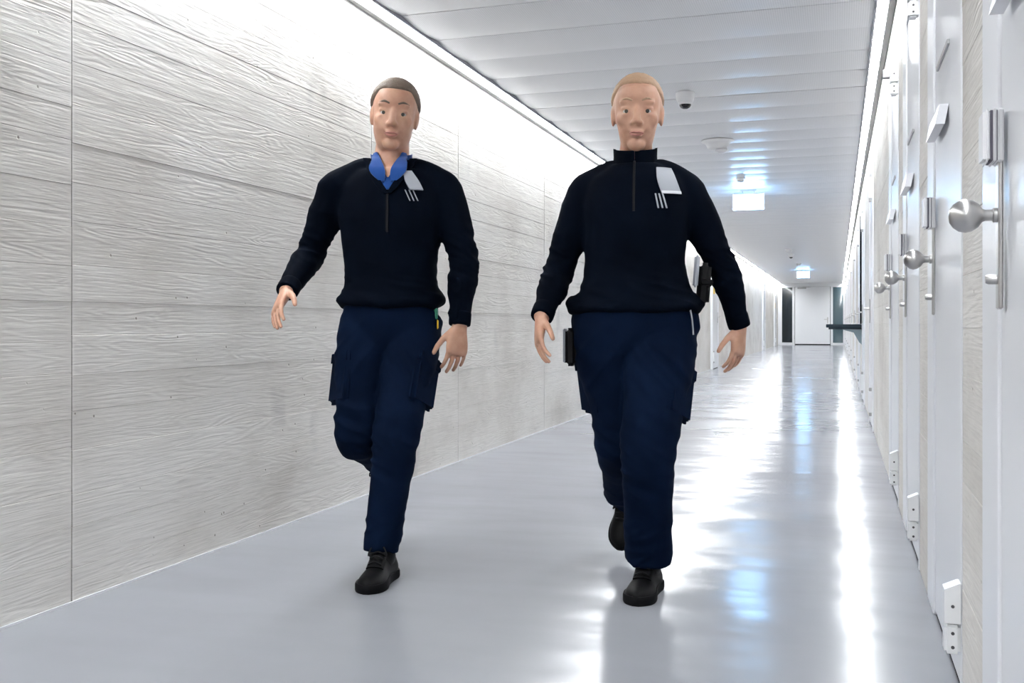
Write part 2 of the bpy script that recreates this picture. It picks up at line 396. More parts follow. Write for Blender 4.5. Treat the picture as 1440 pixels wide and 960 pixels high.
# ------------------------------------------------------------------ end wall
GL = (-2.24, -1.80); DR = (-1.70, -0.30); GR = (-0.20, 0.225); ZT = 2.44
we = multibox('wall_end', [((XL-0.3, YE, 0), (GL[0], YE+0.2, ZC+0.1)), ((GL[1], YE, 0), (DR[0]-0.02, YE+0.2, ZC+0.1)), ((DR[1]+0.02, YE, 0), (GR[0], YE+0.2, ZC+0.1)),
    ((GR[1], YE, 0), (XR+0.3, YE+0.2, ZC+0.1)), ((GL[0], YE, 0), (GL[1], YE+0.2, 0.09)), ((GR[0], YE, 0), (GR[1], YE+0.2, 0.09)),
    ((GL[0], YE, ZT-0.02), (GL[1], YE+0.2, ZC+0.1)), ((GR[0], YE, ZT-0.02), (GR[1], YE+0.2, ZC+0.1)), ((DR[0]-0.02, YE, ZT), (DR[1]+0.02, YE+0.2, ZC+0.1))], WHITE2, (-1, YE+0.1, 0))
tag(we, 'white end wall closing the corridor', 'wall', kind='structure')
for i, (g, lab) in enumerate(((GL, 'tall dark glass sidelight left of the white end door'), (GR, 'tall teal-grey glass sidelight right of the white end door'))):
    e = empty('window_%d' % (i+1), ((g[0]+g[1])/2, YE, 0)); tag(e, lab, 'window', 'sidelights of the end door', 'structure')
    box('window_pane', (g[0]+0.012, YE+0.03, 0.102), (g[1]-0.012, YE+0.042, ZT-0.032), (GLASSD, GLASST)[i], e)
    for a, b, c_, d_ in ((g[0], g[0]+0.012, 0.09, ZT-0.02), (g[1]-0.012, g[1], 0.09, ZT-0.02), (g[0]+0.012, g[1]-0.012, 0.09, 0.102), (g[0]+0.012, g[1]-0.012, ZT-0.032, ZT-0.02)):
        box('window_frame', (a, YE-0.012, c_), (b, YE+0.06, d_), WHITE2, e)
ed = empty('door_30', ((DR[0]+DR[1])/2, YE, 0)); tag(ed, 'wide white door in the middle of the end wall', 'door', kind='structure')
box('door_leaf', (DR[0], YE+0.004, 0.045), (DR[1], YE+0.06, ZT-0.012), WHITE2, ed, 0.003)
box('gap_shade_strip', (DR[0], YE+0.008, 0), (DR[1], YE+0.05, 0.0445), DARK, ed)  # shaded gap below the end door, put in as a black strip
box('door_closer', (DR[0]+0.10, YE-0.05, ZT-0.10), (DR[0]+0.45, YE+0.0035, ZT-0.03), ALU, ed, 0.006)
box('closer_arm', (DR[0]+0.3, YE-0.03, ZT-0.028), (DR[0]+0.62, YE-0.005, ZT-0.012), ALU, ed)
hp = box('handle_plate', (DR[1]-0.115, YE-0.006, 0.90), (DR[1]-0.07, YE+0.0035, 1.16), STEEL, ed, 0.002)
box('handle_lever', (DR[1]-0.24, YE-0.06, 1.055), (DR[1]-0.08, YE-0.045, 1.08), STEEL, hp, 0.004)
box('handle_stem', (DR[1]-0.10, YE-0.06, 1.055), (DR[1]-0.08, YE-0.0065, 1.08), STEEL, hp)
for z0 in (0.25, 2.05): box('hinge', (DR[0]-0.03, YE-0.018, z0), (DR[0]-0.004, YE-0.0005, z0+0.16), ALU, ed, 0.003)

# ------------------------------------------------------------------ ceiling fittings
def dome_camera(x, y, label):
    e = empty('dome_camera', (x, y, ZC)); tag(e, label, 'camera', 'dome cameras on the ceiling')
    z = ZC-0.0045
    lathe('camera_body', [(0, 0), (0.068, 0), (0.069, -0.008), (0.064, -0.045), (0.058, -0.062), (0.052, -0.07), (0.047, -0.072), (0, -0.072)], (x, y, z), PLAST, e)
    lathe('camera_collar', [(0.047, -0.0705), (0.051, -0.073), (0.05, -0.082), (0.044, -0.086), (0.043, -0.075)], (x, y, z), PLAST, e)
    lathe('camera_dome', [(0.0435, -0.0725), (0.0435, -0.084), (0.039, -0.098), (0.030, -0.108), (0.017, -0.114), (0, -0.1155)], (x, y, z), DOME, e)
dome_camera(-1.044, 7.25, 'white dome security camera on the ceiling, the larger nearer one')
dome_camera(-1.06, 24.8, 'tiny white dome security camera far down the ceiling')
def detector():
    x, y, z = -1.04, 9.25, ZC-0.0045
    e = empty('ceiling_speaker', (x, y, ZC)); tag(e, 'white bell-shaped ceiling speaker behind the nearer dome camera', 'speaker')
    lathe('speaker_shell', [(0, 0), (0.148, 0), (0.15, -0.006), (0.143, -0.012), (0.125, -0.017), (0.108, -0.03), (0.097, -0.05), (0.088, -0.072), (0.078, -0.08), (0, -0.08)], (x, y, z), PLAST, e, seg=32)
    lathe('sensor_bulb', [(0, 0), (0.05, 0.0), (0.058, -0.012), (0.05, -0.024), (0.034, -0.034), (0.02, -0.04), (0, -0.042)], (x+0.04, y-0.03, z-0.0801), PLAST, e)
detector()
def small_det(x, y, label, name='smoke_detector', s=1.0):
    e = empty(name, (x, y, ZC)); tag(e, label, 'detector', 'small ceiling detectors'); z = ZC-0.0045
    lathe('detector_base', [(0, 0), (0.05*s, 0), (0.05*s, -0.018*s), (0.044*s, -0.022*s), (0, -0.022*s)], (x, y, z), PLAST, e)
    lathe('detector_cap', [(0, 0), (0.036*s, 0), (0.036*s, -0.016*s), (0.025*s, -0.026*s), (0, -0.028*s)], (x, y, z-0.0221*s), PLAST, e)
small_det(-1.055, 11.7, 'small round detector on the ceiling just before the nearer exit sign')
small_det(-1.05, 23.3, 'small detector on the ceiling beside the far dome camera', s=1.5)
small_det(-1.03, 28.9, 'small detector on the ceiling before the far exit sign', s=1.4)
def exit_sign(x, y, label):
    e = empty('exit_sign', (x, y, ZC)); tag(e, label, 'sign', 'hanging exit signs'); z = ZC-0.0045
    box('ceiling_mount', (x-0.10, y-0.025, z-0.02), (x+0.10, y+0.025, z), PLAST, e, 0.003)
    for s in (-1, 1): lathe('hanger_rod', [(0, 0), (0.004, 0), (0.004, -0.02), (0, -0.02)], (x+s*0.07, y, z-0.02), ALU, e, seg=10)
    box('sign_housing', (x-0.19, y-0.022, z-0.06), (x+0.19, y+0.022, z-0.04), PLAST, e, 0.004)
    pn = box('sign_panel', (x-0.188, y-0.012, z-0.25), (x+0.188, y+0.012, z-0.0605), SIGNM, e, 0.004)
    return e
exit_sign(-1.055, 12.75, 'glowing white exit sign hanging from the ceiling, the nearer larger one')
exit_sign(-1.02, 32.5, 'glowing white exit sign hanging far down the corridor near the end door')

# ------------------------------------------------------------------ people
SKIN = mat('skin', (0.56, 0.32, 0.22), 0.5)
bsdf(SKIN).inputs['Subsurface Weight'].default_value = 0.12; bsdf(SKIN).inputs['Subsurface Radius'].default_value = (0.02, 0.008, 0.004)
_m = mapping(SKIN, (1, 1, 1)); _n = noise_tex(SKIN, _m, 28, 3)
_r = ramp(SKIN, _n.outputs[0], [(0.3, (0.46, 0.245, 0.165)), (0.7, (0.56, 0.325, 0.225))]); L(SKIN, _r.outputs[0], bsdf(SKIN).inputs['Base Color'])
LIPS = mat('lip_skin', (0.42, 0.17, 0.14), 0.45)
def cloth(name, c0, c1, sc, rough=0.85, sheen=0.25):
    m = mat(name, c0, rough, sheen=sheen, spec=0.04)
    mp = mapping(m, (1, 1, 1)); n = noise_tex(m, mp, 7, 4)
    r = ramp(m, n.outputs[0], [(0.3, c0), (0.75, c1)]); L(m, r.outputs[0], bsdf(m).inputs['Base Color'])
    mp2 = mapping(m, (1, 1, 0.6)); n2 = noise_tex(m, mp2, sc, 2); L(m, bump(m, n2.outputs[0], 0.25, 0.001), bsdf(m).inputs['Normal'])
    return m
SWEAT = cloth('navy_knit', (0.0007, 0.0018, 0.0050), (0.0014, 0.0036, 0.0090), 260, sheen=0.0)
TROUS = cloth('navy_twill', (0.0014, 0.0048, 0.0155), (0.0028, 0.0085, 0.0250), 500, sheen=0.0)
SHIRT = cloth('royal_blue_shirt', (0.012, 0.05, 0.20), (0.016, 0.065, 0.25), 500)
SHOE = mat('black_leather', (0.0022, 0.0022, 0.0028), 0.5, spec=0.12)
SOLE = mat('black_rubber_sole', (0.004, 0.004, 0.0048), 0.7, spec=0.1)
HAIRG = mat('grey_brown_hair', (0.13, 0.095, 0.07), 0.6)
HAIRB = mat('ash_blond_hair', (0.40, 0.26, 0.165), 0.55)
for hm in (HAIRG, HAIRB):
    _m = mapping(hm, (40, 6, 30), 'obj'); _n = noise_tex(hm, _m, 6, 3); L(hm, bump(hm, _n.outputs[0], 0.6, 0.003), bsdf(hm).inputs['Normal'])
EYEW = mat('eye_white', (0.5, 0.48, 0.46), 0.25)
IRIS = mat('eye_iris', (0.03, 0.025, 0.02), 0.15)
PATCH = mat('silver_grey_patch', (0.36, 0.38, 0.42), 0.5)
PATCHW = mat('white_thread', (0.80, 0.81, 0.83), 0.6)
BLACKL = mat('black_nylon', (0.003, 0.003, 0.004), 0.6, spec=0.2)
GREENT = mat('green_tag', (0.02, 0.22, 0.13), 0.5)
ZIP = mat('zip_metal', (0.35, 0.36, 0.38), 0.4, 0.7)

def V(*a): return Vector(a)
def crom(pts, n):
    """Catmull-Rom resample of tuples/vectors of any length"""
    out = []; k = len(pts)
    for i in range(k-1):
        p0, p1, p2, p3 = pts[max(i-1, 0)], pts[i], pts[i+1], pts[min(i+2, k-1)]
        for j in range(n):
            t = j/n
            out.append([0.5*((2*b)+(c-a)*t+(2*a-5*b+4*c-d)*t*t+(3*b-a-3*c+d)*t**3) for a, b, c, d in zip(p0, p1, p2, p3)])
    out.append(list(pts[-1])); return out
def ringmesh(bm, rings):
    vr = [[bm.verts.new(p) for p in r] for r in rings]; n = len(vr[0])
    for A, B in zip(vr, vr[1:]):
        for i in range(n): bm.faces.new((A[i], A[(i+1) % n], B[(i+1) % n], B[i]))
    bm.faces.new(vr[0][::-1]); bm.faces.new(vr[-1])
def tube(bm, nodes, ref=(1, 0, 0), seg=20, sub=5, power=2.0):
    """nodes: (x,y,z,ra,rb): ra across the ref direction, rb the other way"""
    P = crom([tuple(n) for n in nodes], sub); rings = []
    for i, p in enumerate(P):
        c = Vector(p[:3]); a = Vector(P[max(i-1, 0)][:3]); b = Vector(P[min(i+1, len(P)-1)][:3]); t = (b-a).normalized()
        u = Vector(ref); u = (u - t*u.dot(t)).normalized(); v = t.cross(u)
        r = []
        for k in range(seg):
            q = 2*math.pi*k/seg; cs, sn = math.cos(q), math.sin(q)
            e = 2/power
            x = math.copysign(abs(cs)**e, cs); y = math.copysign(abs(sn)**e, sn)
            r.append(c+u*(x*p[3])+v*(y*p[4]))
        rings.append(r)
    ringmesh(bm, rings)
def ell(bm, c, r, rot=None, seg=20):
    M = Matrix.Translation(Vector(c)) @ (rot.to_matrix().to_4x4() if rot else Matrix()) @ Matrix.Diagonal((*r, 1))
    bmesh.ops.create_uvsphere(bm, u_segments=seg, v_segments=seg*2//3, radius=1.0, matrix=M)
def cone(bm, a, b, ra, rb):
    a, b = Vector(a), Vector(b)
    ref = (1, 0, 0) if abs((b-a).normalized().x) < 0.9 else (0, 1, 0)
    tube(bm, [(*a, ra, ra), (*b, rb, rb)], ref, 12, 1)
    ell(bm, a, (ra,)*3, seg=12); ell(bm, b, (rb,)*3, seg=12)
def remesh(bm, name, vox, it=5, fac=0.5):
    bmesh.ops.recalc_face_normals(bm, faces=bm.faces[:])
    me = bpy.data.meshes.new('tmp'); bm.to_mesh(me); bm.free()
    o = bpy.data.objects.new('tmp', me); C.objects.link(o)
    m = o.modifiers.new('r', 'REMESH'); m.mode = 'VOXEL'; m.voxel_size = vox; m.use_smooth_shade = True
    s = o.modifiers.new('s', 'SMOOTH'); s.factor = fac; s.iterations = it
    dg = bpy.context.evaluated_depsgraph_get(); dg.update()
    out = bpy.data.meshes.new_from_object(o.evaluated_get(dg)); out.name = name
    bpy.data.objects.remove(o); bpy.data.meshes.remove(me)
    out.shade_smooth(); return out
def relax(me, sel, it):
    import numpy as np
    n = len(me.vertices); co = np.empty(n*3); me.vertices.foreach_get('co', co); co = co.reshape(-1, 3)
    ed = np.empty(len(me.edges)*2, dtype=np.int64); me.edges.foreach_get('vertices', ed); ed = ed.reshape(-1, 2)
    m = np.array([sel(Vector(c)) for c in co]); cnt = np.zeros(n); np.add.at(cnt, ed[:, 0], 1); np.add.at(cnt, ed[:, 1], 1)
    for _ in range(it):
        a = np.zeros_like(co); np.add.at(a, ed[:, 0], co[ed[:, 1]]); np.add.at(a, ed[:, 1], co[ed[:, 0]])
        a /= np.maximum(cnt, 1)[:, None]; co[m] += 0.5*(a[m]-co[m])
    me.vertices.foreach_set('co', co.ravel()); me.update()
def ridged(p): return 1-abs(noise.noise(p))*2.2
def wrinkle(me, fn):
    me.update(); nn = [v.normal.copy() for v in me.vertices]
    for v, n in zip(me.vertices, nn): v.co = v.co + n*fn(v.co)
    me.update()
def part(name, me, m, parent, loc=(0, 0, 0)):
    if m: me.materials.clear(); me.materials.append(m)
    o = bpy.data.objects.new(name, me); o.location = loc; link(o, parent); return o
def simple(name, fn, m, parent, smooth=True, angle=50):
    bm = bmesh.new(); fn(bm); bmesh.ops.recalc_face_normals(bm, faces=bm.faces[:])
    return part(name, finish(bm, name, m, smooth, angle), None, parent)

def hand(bm, wr, d, t, curl=0.35, s=1.0, side=1):
    """wrist point, finger direction d, thumb-side direction t; fingers curl towards n"""
    d = Vector(d).normalized(); t = Vector(t); t = (t-d*t.dot(d)).normalized(); n = d.cross(t)*side
    wr = Vector(wr)
    def at(a, b, c): return wr+d*(a*s)+t*(b*s)+n*(c*s)
    tube(bm, [(*at(-0.03, 0, 0), .027*s, .021*s), (*at(0.0, 0, 0), .028*s, .020*s), (*at(0.03, 0.003, 0), .036*s, .019*s), (*at(0.065, 0.002, 0), .042*s, .016*s), (*at(0.09, 0, 0.001), .041*s, .0125*s), (*at(0.098, 0, .002), .034*s, .008*s)], t, 20, 3, 2.4)
    for off, ln, r in ((0.031, 0.070, .0088), (0.0105, 0.079, .0090), (-0.0105, 0.073, .0086), (-0.0305, 0.057, .0076)):
        p = at(0.082 - abs(off-0.008)*0.2, off, 0.0); ang = curl*0.8+R.uniform(-.05, .05); fan = off*1.6
        for f, rr in ((0.46, 1.0), (0.30, 0.92), (0.24, 0.84)):
            dd = (d*math.cos(ang)+n*math.sin(ang)+t*fan).normalized()
            q = p+dd*(ln*f*s*1.12); cone(bm, p, q, r*rr*s, r*(rr-0.08)*s); p = q; ang += curl
    p = at(0.018, 0.022, 0.006); a1 = 0.75
    for ln, r0, r1, an in ((0.042, .0150, .0115, 0.75), (0.032, .0112, .0098, 0.5), (0.026, .0098, .0080, 0.3)):
        dd = (d*math.cos(an)+t*math.sin(an)+n*0.32).normalized(); q = p+dd*(ln*s); cone(bm, p, q, r0*s, r1*s); p = q

def head(bm, hc, M, s, neck_base, nr, female):
    T = Matrix.Translation(Vector(hc)) @ M.to_4x4() @ Matrix.Scale(s, 4)
    def tr(p): return T @ Vector(p)
    b2 = bmesh.new()
    ell(b2, (0, .016, .036), (.0765, .097, .086), seg=28)
    jw = 0.93 if female else 1.04
    tube(b2, [(0, -.005, .075, .060, .076), (0, -.006, .045, .070, .088), (0, -.004, .012, .069, .083), (0, -.004, -.015, .067, .0845), (0, -.006, -.05, .063*jw, .083), (0, -.010, -.080, .056*jw, .076), (0, -.020, -.104, .044*jw, .062), (0, -.030, -.119, .026*jw, .042)], (1, 0, 0), 28, 4, 2.3)
    cone(b2, (0, -.080, .018), (0, -.099, -.030), .0085, .0125)
    ell(b2, (0, -.101, -.036), (.012, .012, .011))
    for sx in (-1, 1):
        ell(b2, (sx*.0125, -.093, -.041), (.009, .011, .008))
        ell(b2, (sx*.028, -.074, .0235), (.027, .0145, .0105))
        ell(b2, (sx*.036, -.050, -.024), (.028, .0265, .030))
        ell(b2, (sx*.031, -.0735, .0052), (.0185, .0128, .0070)); ell(b2, (sx*.031, -.0725, -.0135), (.0175, .0118, .0060))
        ell(b2, (sx*.0745, .016, -.008), (.008, .020, .031), Matrix.Rotation(sx*0.25, 3, 'Z').to_euler() if False else None)
        ell(b2, (sx*.079, .022, .003), (.005, .019, .024))
    ell(b2, (0, -.083, -.0665), (.023, .010, .0075)); ell(b2, (0, -.082, -.078), (.020, .010, .0075))
    ell(b2, (0, -.052, -.100), (.028, .0235, .022))
    for v in b2.verts: v.co = tr(v.co)
    tmp = bpy.data.meshes.new('t'); b2.to_mesh(tmp); b2.free(); bm.from_mesh(tmp); bpy.data.meshes.remove(tmp)
    a = tr((0, .022, -.03)); b = Vector(neck_base); mid = (a+b)/2+V(0, 0.004, 0)
    tube(bm, [(*a, nr*.95, nr*1.0), (*mid, nr, nr*1.02), (*b, nr*1.12, nr*1.12), (*(b-V(0, 0, .06)), nr*1.3, nr*1.3)], (1, 0, 0), 24, 4)
    return tr
def hair_cap(name, T, m, parent, front, thick, side_low, back_low):
    """shell over the skull: proud in the hair region, tucked inside the skull elsewhere"""
    bm = bmesh.new(); bmesh.ops.create_icosphere(bm, subdivisions=5, radius=1.0)
    for v in bm.verts:
        n = v.co.copy(); az = math.atan2(abs(n.x), -n.y)       # 0 front .. pi back
        f = az/math.pi
        line = front if f < 0.22 else (front+(side_low-front)*min(1, (f-0.22)/0.2) if f < 0.42 else side_low+(back_low-side_low)*min(1, (f-0.42)/0.35))
        line += noise.noise(n*9)*0.04
        k = max(0, min(1, (n.z-line)/0.16)); k = k*k*(3-2*k)
        rr = Vector((.0765, .097, .086)); off = -0.012+(0.012+thick)*k + (noise.noise(n*14)*0.0022*k)
        v.co = T(V(n.x*(rr.x+off), .016+n.y*(rr.y+off), .036+n.z*(rr.z+off)))
    me = finish(bm, name, m, True); return part(name, me, None, parent)

def shoe(parent, heel, toe, up, ln=0.285, wd=0.052, name='shoe'):
    heel, toe = Vector(heel), Vector(toe); f = (toe-heel).normalized(); u = Vector(up); u = (u-f*u.dot(f)).normalized(); s = f.cross(u)
    def at(a, b, c): return heel+f*(a*ln)+s*b+u*c
    OUT = [(0, .55), (.04, .80), (.12, .92), (.3, .84), (.48, .84), (.66, 1.0), (.78, 1.0), (.88, .86), (.95, .58), (1.0, .18)]
    HT = [(0, .075), (.04, .092), (.12, .105), (.3, .118), (.48, .088), (.66, .066), (.78, .058), (.88, .052), (.95, .044), (1.0, .032)]
    O = crom(OUT, 3); T = crom(HT, 3)
    def upper(bm):
        rings = []
        for (a, w_), (_, h) in zip(O, T):
            r = []
            for k in range(20):
                q = 2*math.pi*k/20; cs, sn = math.cos(q), math.sin(q)
                x = math.copysign(abs(cs)**0.75, cs)*w_*wd*(0.97-0.22*max(0, sn)**2)
                z = .018+(h-.018)*(max(0, sn)**0.85) if sn > 0 else .018+.01*sn
                r.append(at(0.01+a*0.975, x, z))
            rings.append(r)
        ringmesh(bm, rings)
    o = simple(name, upper, SHOE, parent, True, 60)
    def sole(bm):
        lo, hi, hi2 = [], [], []
        ol = [at(a, w_*wd*1.05, 0) for a, w_ in O]+[at(a, -w_*wd*1.05, 0) for a, w_ in O[::-1]]
        ctr = at(.5, 0, 0)
        rings = [[ctr+(p-ctr)*0.97 for p in ol], [p+u*.006 for p in ol], [p+u*.024 for p in ol], [ctr+(p-ctr)*0.97+u*.03 for p in ol]]
        ringmesh(bm, rings)
    simple('sole', sole, SOLE, o, True, 40)
    for i, a in enumerate((0.40, 0.47, 0.54, 0.61)):
        h = [t for t in T if t[0] <= a+1e-6][-1][1]+.014
        def lace(bm):
            tube(bm, [(*at(a, -.024, h-.010), .003, .003), (*at(a+.01, 0, h+.001), .003, .003), (*at(a, .024, h-.010), .003, .003)], f, 8, 4)
        simple('shoelace', lace, BLACKL, o)
    h = .124
    for sx in (-1, 1):
        def bow(bm): tube(bm, [(*at(.40, 0, h), .0028, .0028), (*at(.47, sx*.022, h+.004), .0028, .0028), (*at(.50, sx*.034, h-.024), .0028, .0028), (*at(.46, sx*.02, h-.014), .0028, .0028)], u, 8, 5)
        simple('shoelace', bow, BLACKL, o)
    return o

def arm_nodes(sh, el, wr, r0, r1, r2):
    sh, el, wr = Vector(sh), Vector(el), Vector(wr)
    m1 = sh.lerp(el, .5); m2 = el.lerp(wr, .35)
    return [(*sh, r0*1.02, r0*1.08), (*m1, r0*.95, r0), (*sh.lerp(el, .85), r1*1.02, r1*1.02), (*el, r1*1.02, r1*1.05), (*m2, r1*1.0, r1*1.02), (*el.lerp(wr, .75), r2*1.12, r2*1.12), (*wr, r2, r2)]
def leg_nodes(hp, kn, an, r0, r1, r2, r3):
    hp, kn, an = Vector(hp), Vector(kn), Vector(an)
    return [(*hp.lerp(kn, -.08), r0*.96, r0), (*hp.lerp(kn, .25), r0*.98, r0*.98), (*hp.lerp(kn, .6), (r0*.45+r1*.55), (r0*.45+r1*.55)), (*kn, r1, r1*1.02), (*kn.lerp(an, .3), r2*1.02, r2*1.08), (*kn.lerp(an, .7), (r2+r3)/2, (r2+r3)/2), (*an, r3, r3)]

def person(loc, rz, cfg, label):
    e = empty('person', loc); e.rotation_euler = (0, 0, rz); tag(e, label, 'person')
    un = Matrix.Rotation(-rz, 3, 'Z')
    J = {q: (un @ Vector(v) if q[:2] in ('kn', 'an', 'el', 'wr') else Vector(v)) for q, v in cfg['J'].items()}
    for s in ('l', 'r'):
        hd, ht, cu = cfg['hand_'+s]; cfg['hand_'+s] = (un @ Vector(hd), un @ Vector(ht), cu)
        cfg['foot_'+s] = tuple(un @ Vector(v) for v in cfg['foot_'+s])
    fem = cfg['female']; k = cfg['torso']       # torso: rings (z, cx, cy, a, b) of the body
    # ---- one continuous body
    bm = bmesh.new()
    for s in ('l', 'r'): tube(bm, [(J['neck'].x, .02, J['neck'].z+.02, .035, .035), (*J['neck'].lerp(J['sh_'+s], .45)+V(0, .005, .008), .045, .042), (*J['sh_'+s], .05, .05)], (0, 1, 0), 16, 4)
    tube(bm, [(cx, cy, z, a, b) for z, cx, cy, a, b in k], (1, 0, 0), 32, 4, 2.35)
    for s in ('l', 'r'):
        tube(bm, arm_nodes(J['sh_'+s], J['el_'+s], J['wr_'+s], .048, .039, .027), (0, 1, 0), 18, 4)
        ell(bm, J['sh_'+s], (.056, .058, .058))
        tube(bm, leg_nodes(J['hp_'+s], J['kn_'+s], J['an_'+s], .082, .056, .053, .036), (1, 0, 0), 20, 4)
        hd, ht, cu = cfg['hand_'+s]
        hand(bm, J['wr_'+s], hd, ht, cu, cfg.get('hs', 1.0), 1 if s == 'l' else -1)
        a = J['an_'+s]; t = Vector(cfg['foot_'+s][1]); hl = Vector(cfg['foot_'+s][0])
        f = (t-hl); up = Vector(cfg['foot_'+s][2])
        tube(bm, [(*(hl+f*.12+up*.05), .026, .026), (*(hl+f*.45+up*.046), .028, .022), (*(hl+f*.75+up*.036), .030, .012), (*(hl+f*.88+up*.032), .022, .008)], f.cross(up), 16, 3)
        cone(bm, a, hl+f*.22+up*.06, .034, .028)
    HM = Matrix.Rotation(cfg['head'][1], 3, 'Z') @ Matrix.Rotation(cfg['head'][2], 3, 'Y') @ Matrix.Rotation(cfg['head'][3], 3, 'X')
    tr = head(bm, cfg['head'][0], HM, cfg['head'][4], J['neck'], cfg['neck_r'], fem)
    me = remesh(bm, 'body', 0.0034, 4, 0.5)
    relax(me, lambda p: (p-Vector(cfg['head'][0])).length < .2, 11)
    part('body', me, SKIN, e)
    # ---- face parts
    for sx in (-1, 1):
        def eyeb(bm_): ell(bm_, (0, 0, 0), (.0125,)*3, seg=18); [setattr(v, 'co', tr(v.co+V(sx*.031, -.0705, -.0042))) for v in bm_.verts]
        ey = simple('eye', eyeb, EYEW, e)
        def iris(bm_): ell(bm_, (0, 0, 0), (.0068, .003, .0068), seg=14); [setattr(v, 'co', tr(v.co+V(sx*.031, -.0815, -.0040))) for v in bm_.verts]
        simple('iris', iris, IRIS, ey)
        def brow(bm_): tube(bm_, [(*tr((sx*.014, -.0895, .027)), .0035, .0025), (*tr((sx*.032, -.0868, .033)), .004, .0028), (*tr((sx*.050, -.0745, .028)), .0022, .002)], (0, 0, 1), 8, 4)
        simple('eyebrow', brow, cfg['hair_m'], e)
    def lips(bm_):
        tube(bm_, [(*tr((-.021, -.0840, -.0712)), .0018, .002), (*tr((-.009, -.0915, -.0682)), .0032, .003), (*tr((0, -.0925, -.0690)), .0030, .003), (*tr((.009, -.0915, -.0682)), .0032, .003), (*tr((.021, -.0840, -.0712)), .0018, .002)], (0, 0, 1), 10, 4)
        tube(bm_, [(*tr((-.019, -.0840, -.0732)), .0018, .002), (*tr((0, -.0912, -.0775)), .0042, .003), (*tr((.019, -.0840, -.0732)), .0018, .002)], (0, 0, 1), 10, 4)
    simple('lips', lips, LIPS, e)
    hair_cap('hair', tr, cfg['hair_m'], e, *cfg['hair'])
    # ---- sweater
    bm = bmesh.new(); zb = cfg['hem']
    tr_rings = [(cx, cy, z, a+.020, b+.022) for z, cx, cy, a, b in k if zb-.04 < z < cfg['top']]
    z0, cx0, cy0, a0, b0 = [q for q in k if q[0] > zb-.04][0]
    tube(bm, [(cx0, cy0, zb-.01, a0+.026, b0+.028), (cx0, cy0, zb+.03, a0+.040, b0+.040)]+tr_rings[1:], (1, 0, 0), 36, 5, 2.35)
    ar = cfg['arm_r']
    for s in ('l', 'r'):
        tube(bm, [(J['neck'].x, .02, J['neck'].z-.065, .05, .045), (*J['neck'].lerp(J['sh_'+s], .45)+V(0, .005, .006), .066, .058), (*J['sh_'+s], ar[0], ar[0])], (0, 1, 0), 20, 4)
        tube(bm, arm_nodes(J['sh_'+s], J['el_'+s], J['wr_'+s]+ (J['el_'+s]-J['wr_'+s]).normalized()*.012, ar[0], ar[1], ar[2]), (0, 1, 0), 22, 5)
        ell(bm, J['sh_'+s], (ar[0]*1.0, ar[0]*1.04, ar[0]*.98))
    for c_, r_ in cfg['bust']: ell(bm, c_, r_)
    me = remesh(bm, 'sweater', 0.006, 28, 0.6)
    els = [J['el_l'], J['el_r']]
    def wf(p):
        a = 0.004*ridged(V(p.x*5, p.y*5, p.z*9))+0.0016*noise.noise(p*16)
        for el in els:
            d = (p-el).length
            if d < .16: a += 0.010*(1-d/.16)*ridged(V(p.x*9+2, p.y*9, p.z*30+p.x*14))
        h = max(0, 1-(p.z-zb)/.16)
        if abs(p.x) < .26: a += 0.008*h*ridged(V(p.x*6, p.y*6, p.z*26+p.x*6))
        return a-0.002
    wrinkle(me, wf); sw = part('sweater', me, SWEAT, e)
    for s in ('l', 'r'):
        w_, el = J['wr_'+s], J['el_'+s]; dv = (el-w_).normalized()
        def cuff(bm_): tube(bm_, [(*(w_+dv*.006), ar[2]*.93, ar[2]*.93), (*(w_+dv*.012), ar[2]*1.05, ar[2]*1.05), (*(w_+dv*.05), ar[2]*1.06, ar[2]*1.06), (*(w_+dv*.058), ar[2]*.95, ar[2]*.95)], (0, 1, 0), 22, 3)
        simple('cuff', cuff, SWEAT, sw)
    # ---- trousers
    bm = bmesh.new(); lr = cfg['leg_r']
    pr = [(cx, cy, z, a+.018, b+.018) for z, cx, cy, a, b in k if z < zb+.12]
    tube(bm, pr, (1, 0, 0), 34, 5, 2.3)
    for s in ('l', 'r'):
        an = J['an_'+s]+cfg.get('hemdrop', V(0, 0, -.0))
        nd = leg_nodes(J['hp_'+s], J['kn_'+s], an, *lr)
        tube(bm, nd, (1, 0, 0), 26, 6, 2.2)
    me = remesh(bm, 'trousers', 0.006, 8, 0.6)
    kn = [J['kn_l'], J['kn_r']]; ans = [J['an_l'], J['an_r']]; hp = [J['hp_l'], J['hp_r']]
    def tf(p):
        a = 0.005*ridged(V(p.x*4, p.y*4, p.z*5+p.x*3))+0.0018*noise.noise(p*13)
        for q in kn:
            d = (p-q).length
            if d < .2: a += 0.013*(1-d/.2)*ridged(V(p.x*6+5, p.y*5, p.z*17+p.x*9))
        for q in ans:
            d = (p-q).length
            if d < .2: a += 0.014*(1-d/.2)*ridged(V(p.x*5, p.y*6+3, p.z*20-p.x*11))
        d = abs(p.z-.80)
        if d < .16: a += 0.010*(1-d/.16)*ridged(V(p.x*5+9, p.y*4, p.z*15+abs(p.x)*16))
        return a-0.004
    wrinkle(me, tf); tro = part('trousers', me, TROUS, e)
